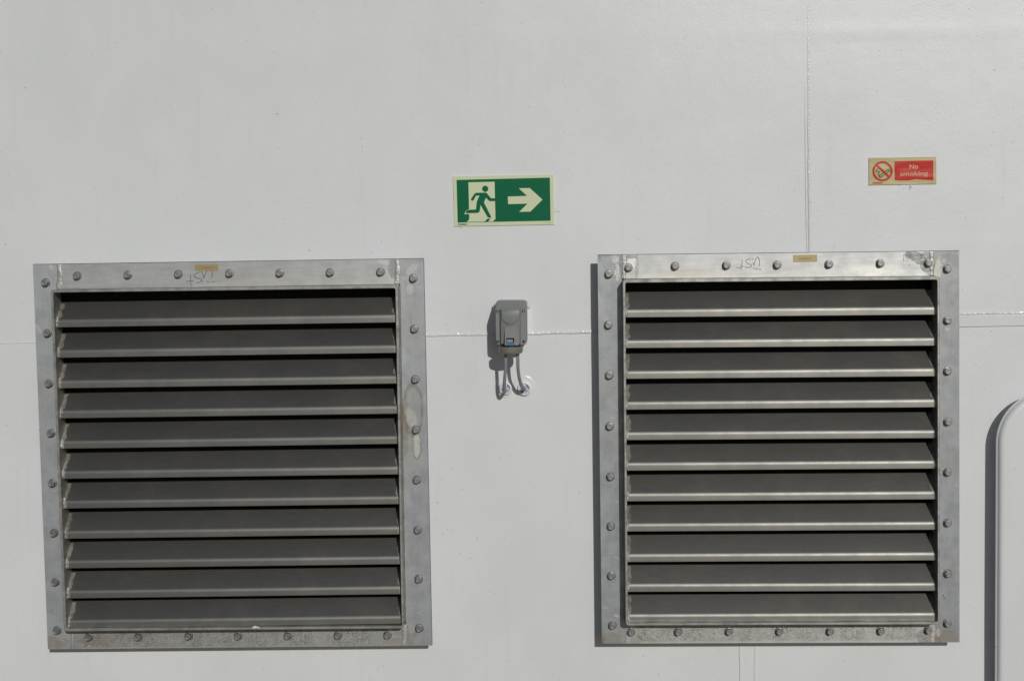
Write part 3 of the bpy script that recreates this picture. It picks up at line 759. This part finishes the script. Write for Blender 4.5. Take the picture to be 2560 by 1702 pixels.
for k, (x, y) in enumerate(((1243.6, 778.6), (1308.6, 778), (1244.2, 854.2), (1309.3, 853.8))):
    s_ = slab('screw_shade_disc', circ(x, y, 3.6, 16), 86, 88.5, BLK, so_)  # flat black disc, the shade of the screw hole is its colour
    if k < 2: slab('screw', circ(x+.3, y+.3, 1.9, 12), 87, 89.6, BOLT, s_, bev=.5)
    else: slab('screw', circ(x+.2, y+.6, 1.5, 12), 87, 88.8, WASH, s_, bev=.4)
def vcyl(name, px, d, levels, mat, parent, n=36, smooth=35):
    bm = bmesh.new(); rings = []
    for y, r in levels:
        c = P(px, y, d)
        rings.append([Vector((c.x+r*K*math.cos(2*math.pi*k/n), c.y+r*K*.95*math.sin(2*math.pi*k/n), c.z)) for k in range(n)])
    loft(bm, rings); return finish(name, bm, mat, parent, smooth)
vcyl('plug_neck', 1277, 92, [(862.3, 23), (868, 23)], BLK, so_)  # neck coloured black to paint the shade in the gap above the collar
vcyl('locking_collar', 1277, 94, [(866.4, 29), (867.5, 30), (878, 29.6), (881, 28.6), (883, 25.5), (884.5, 22), (885, 10)], COLLAR, so_)

def cable(label, pts):
    w = cathedral([P(*p) for p in pts], 10)
    bm = bmesh.new(); tube(bm, w, 4.15*K, 14)
    o = finish('power_cable', bm, CABLE, None, 0, org=w[-1]); tag(o, label, 'cable', 'cables below the power socket'); return o
cable('left grey cable hanging straight from the power socket into its wall gland', [(1264, 882, 88), (1264, 900, 88), (1263.5, 925, 82), (1261.5, 950, 74), (1260, 970, 60), (1260, 981, 44), (1262, 979, 24), (1263, 974, 6)])
cable('right grey cable bending rightwards from the power socket into its wall gland', [(1294.5, 880, 86), (1294.5, 900, 86), (1295.5, 925, 78), (1299, 948, 64), (1304, 964, 50), (1309, 971, 38), (1311, 972, 24), (1311, 971, 6)])
def glandmat():
    m = N('gland_face'); a = m.noise(230, detail=2); c = m.mix(m.ramp(a, .47, .53), (.62, .64, .64), (.16, .22, .31)); m.col(c); m.set('Roughness', .5)
    m.bump([(a, .6, .002)]); return m.m
GF = glandmat()
def gland(px, py, r, pad, label):
    g = empty('cable_gland', P(px, py, 0), label, 'cable gland', 'white cable glands under the power socket')
    bm = bmesh.new(); c = P(px, py, 0)
    if pad:
        c2 = P(px+pad[0], py+pad[1], 0); bm2 = bmesh.new()
        loft(bm2, [hexring(c2, pad[2], -2, 40), hexring(c2, pad[2], .6, 40), hexring(c2, pad[2]-2.5, 1.9, 40), hexring(c2, pad[2]-5, 1.6, 40)])
        finish('base_pad', bm2, SEAMP, g, 60)
    loft(bm, [hexring(c, r+1, -1, 36), hexring(c, r+1, 7, 36), hexring(c, r, 9, 36), hexring(c, r-3, 9.6, 36), hexring(c, r-4.2, 8, 36), hexring(c, r-4.4, 3, 36)])
    finish('gland_ring', bm, PADP, g, 50)
    bm = bmesh.new(); loft(bm, [hexring(c, r-4.3, 1, 30), hexring(c, r-4.3, 6.3, 30), hexring(c, r-6, 7, 30)]); finish('gland_insert', bm, GF, g, 40)
    for k in range(4):
        a = math.radians((-25, 40, 145, 235)[k]); q = c+Vector((math.cos(a)*(r-7)*K, 0, math.sin(a)*(r-7)*K))
        bm = bmesh.new(); loft(bm, [hexring(q, 1.8, 5, 8), hexring(q, 1.8, 8, 8), hexring(q, 1.1, 8.6, 8)]); finish('gland_screw', bm, (WASH if k % 2 else PADP), g, 40)
gland(1264, 970, 15.5, (-2, 5, 20), 'left white cable gland with dark blue insert behind the straight cable')
gland(1311, 970.5, 16.5, (-1, -6, 27), 'right white cable gland on a larger round painted pad')

# ------------------------------------------------------------ rounded hatch cover at the right
hc = empty('hatch_cover', P(2800, 2000, 0), 'white painted hatch cover with rounded corner standing off the wall at the right edge', 'hatch')
DH = 62.0
p0 = P(2491.5, 1110, DH*.8); xL = p0.x; zT = P(2560, 991, DH*.8).z + (130-114.5)*K
xR = xL+.78; zB_ = .22; r = 130*K
def rr_w(xl, xr, zb, zt, r, n=24):
    out = []
    for cx, cz, a0 in ((xr-r, zt-r, 90), (xl+r, zt-r, 180), (xl+r, zb+r, 270), (xr-r, zb+r, 0)):
        seq = range(n+1)
        for i in seq:
            a = math.radians(a0 - 90 + 90*i/n) if False else math.radians(a0 + 90*i/n)
            out.append(Vector((cx+r*math.cos(a), 0, cz+r*math.sin(a))))
    return out
base_r = [w for w in ([] )]
def ring_h(k, d):
    q = []
    n = 24
    for cx, cz, a0 in ((xR-r, zT-r, 0), (xL+r, zT-r, 90), (xL+r, zB_+r, 180), (xR-r, zB_+r, 270)):
        for i in range(n+1):
            a = math.radians(a0+90*i/n); q.append(Vector((cx+(r-k*K)*math.cos(a), -d*K, cz+(r-k*K)*math.sin(a))))
    return q
xc, zc = 0, 0
bm = bmesh.new()
lv = [(8, 28), (5, 38), (.4, 42.8), (0, 43.2), (0, 44.6), (.5, 45.4), (3.6, 46), (4.6, 48.5), (6, 52.5), (8.5, 55.5), (12, 57.3), (18, 58)]
loft(bm, [ring_h(k, d) for k, d in lv]); finish('hatch_panel', bm, white_paint('hatch_paint', base=(.72, .735, .735), glit=.6), hc, 60)
bm = bmesh.new(); loft(bm, [ring_h(34, -2), ring_h(34, 30)]); finish('hatch_coaming', bm, PADP, hc, 40)
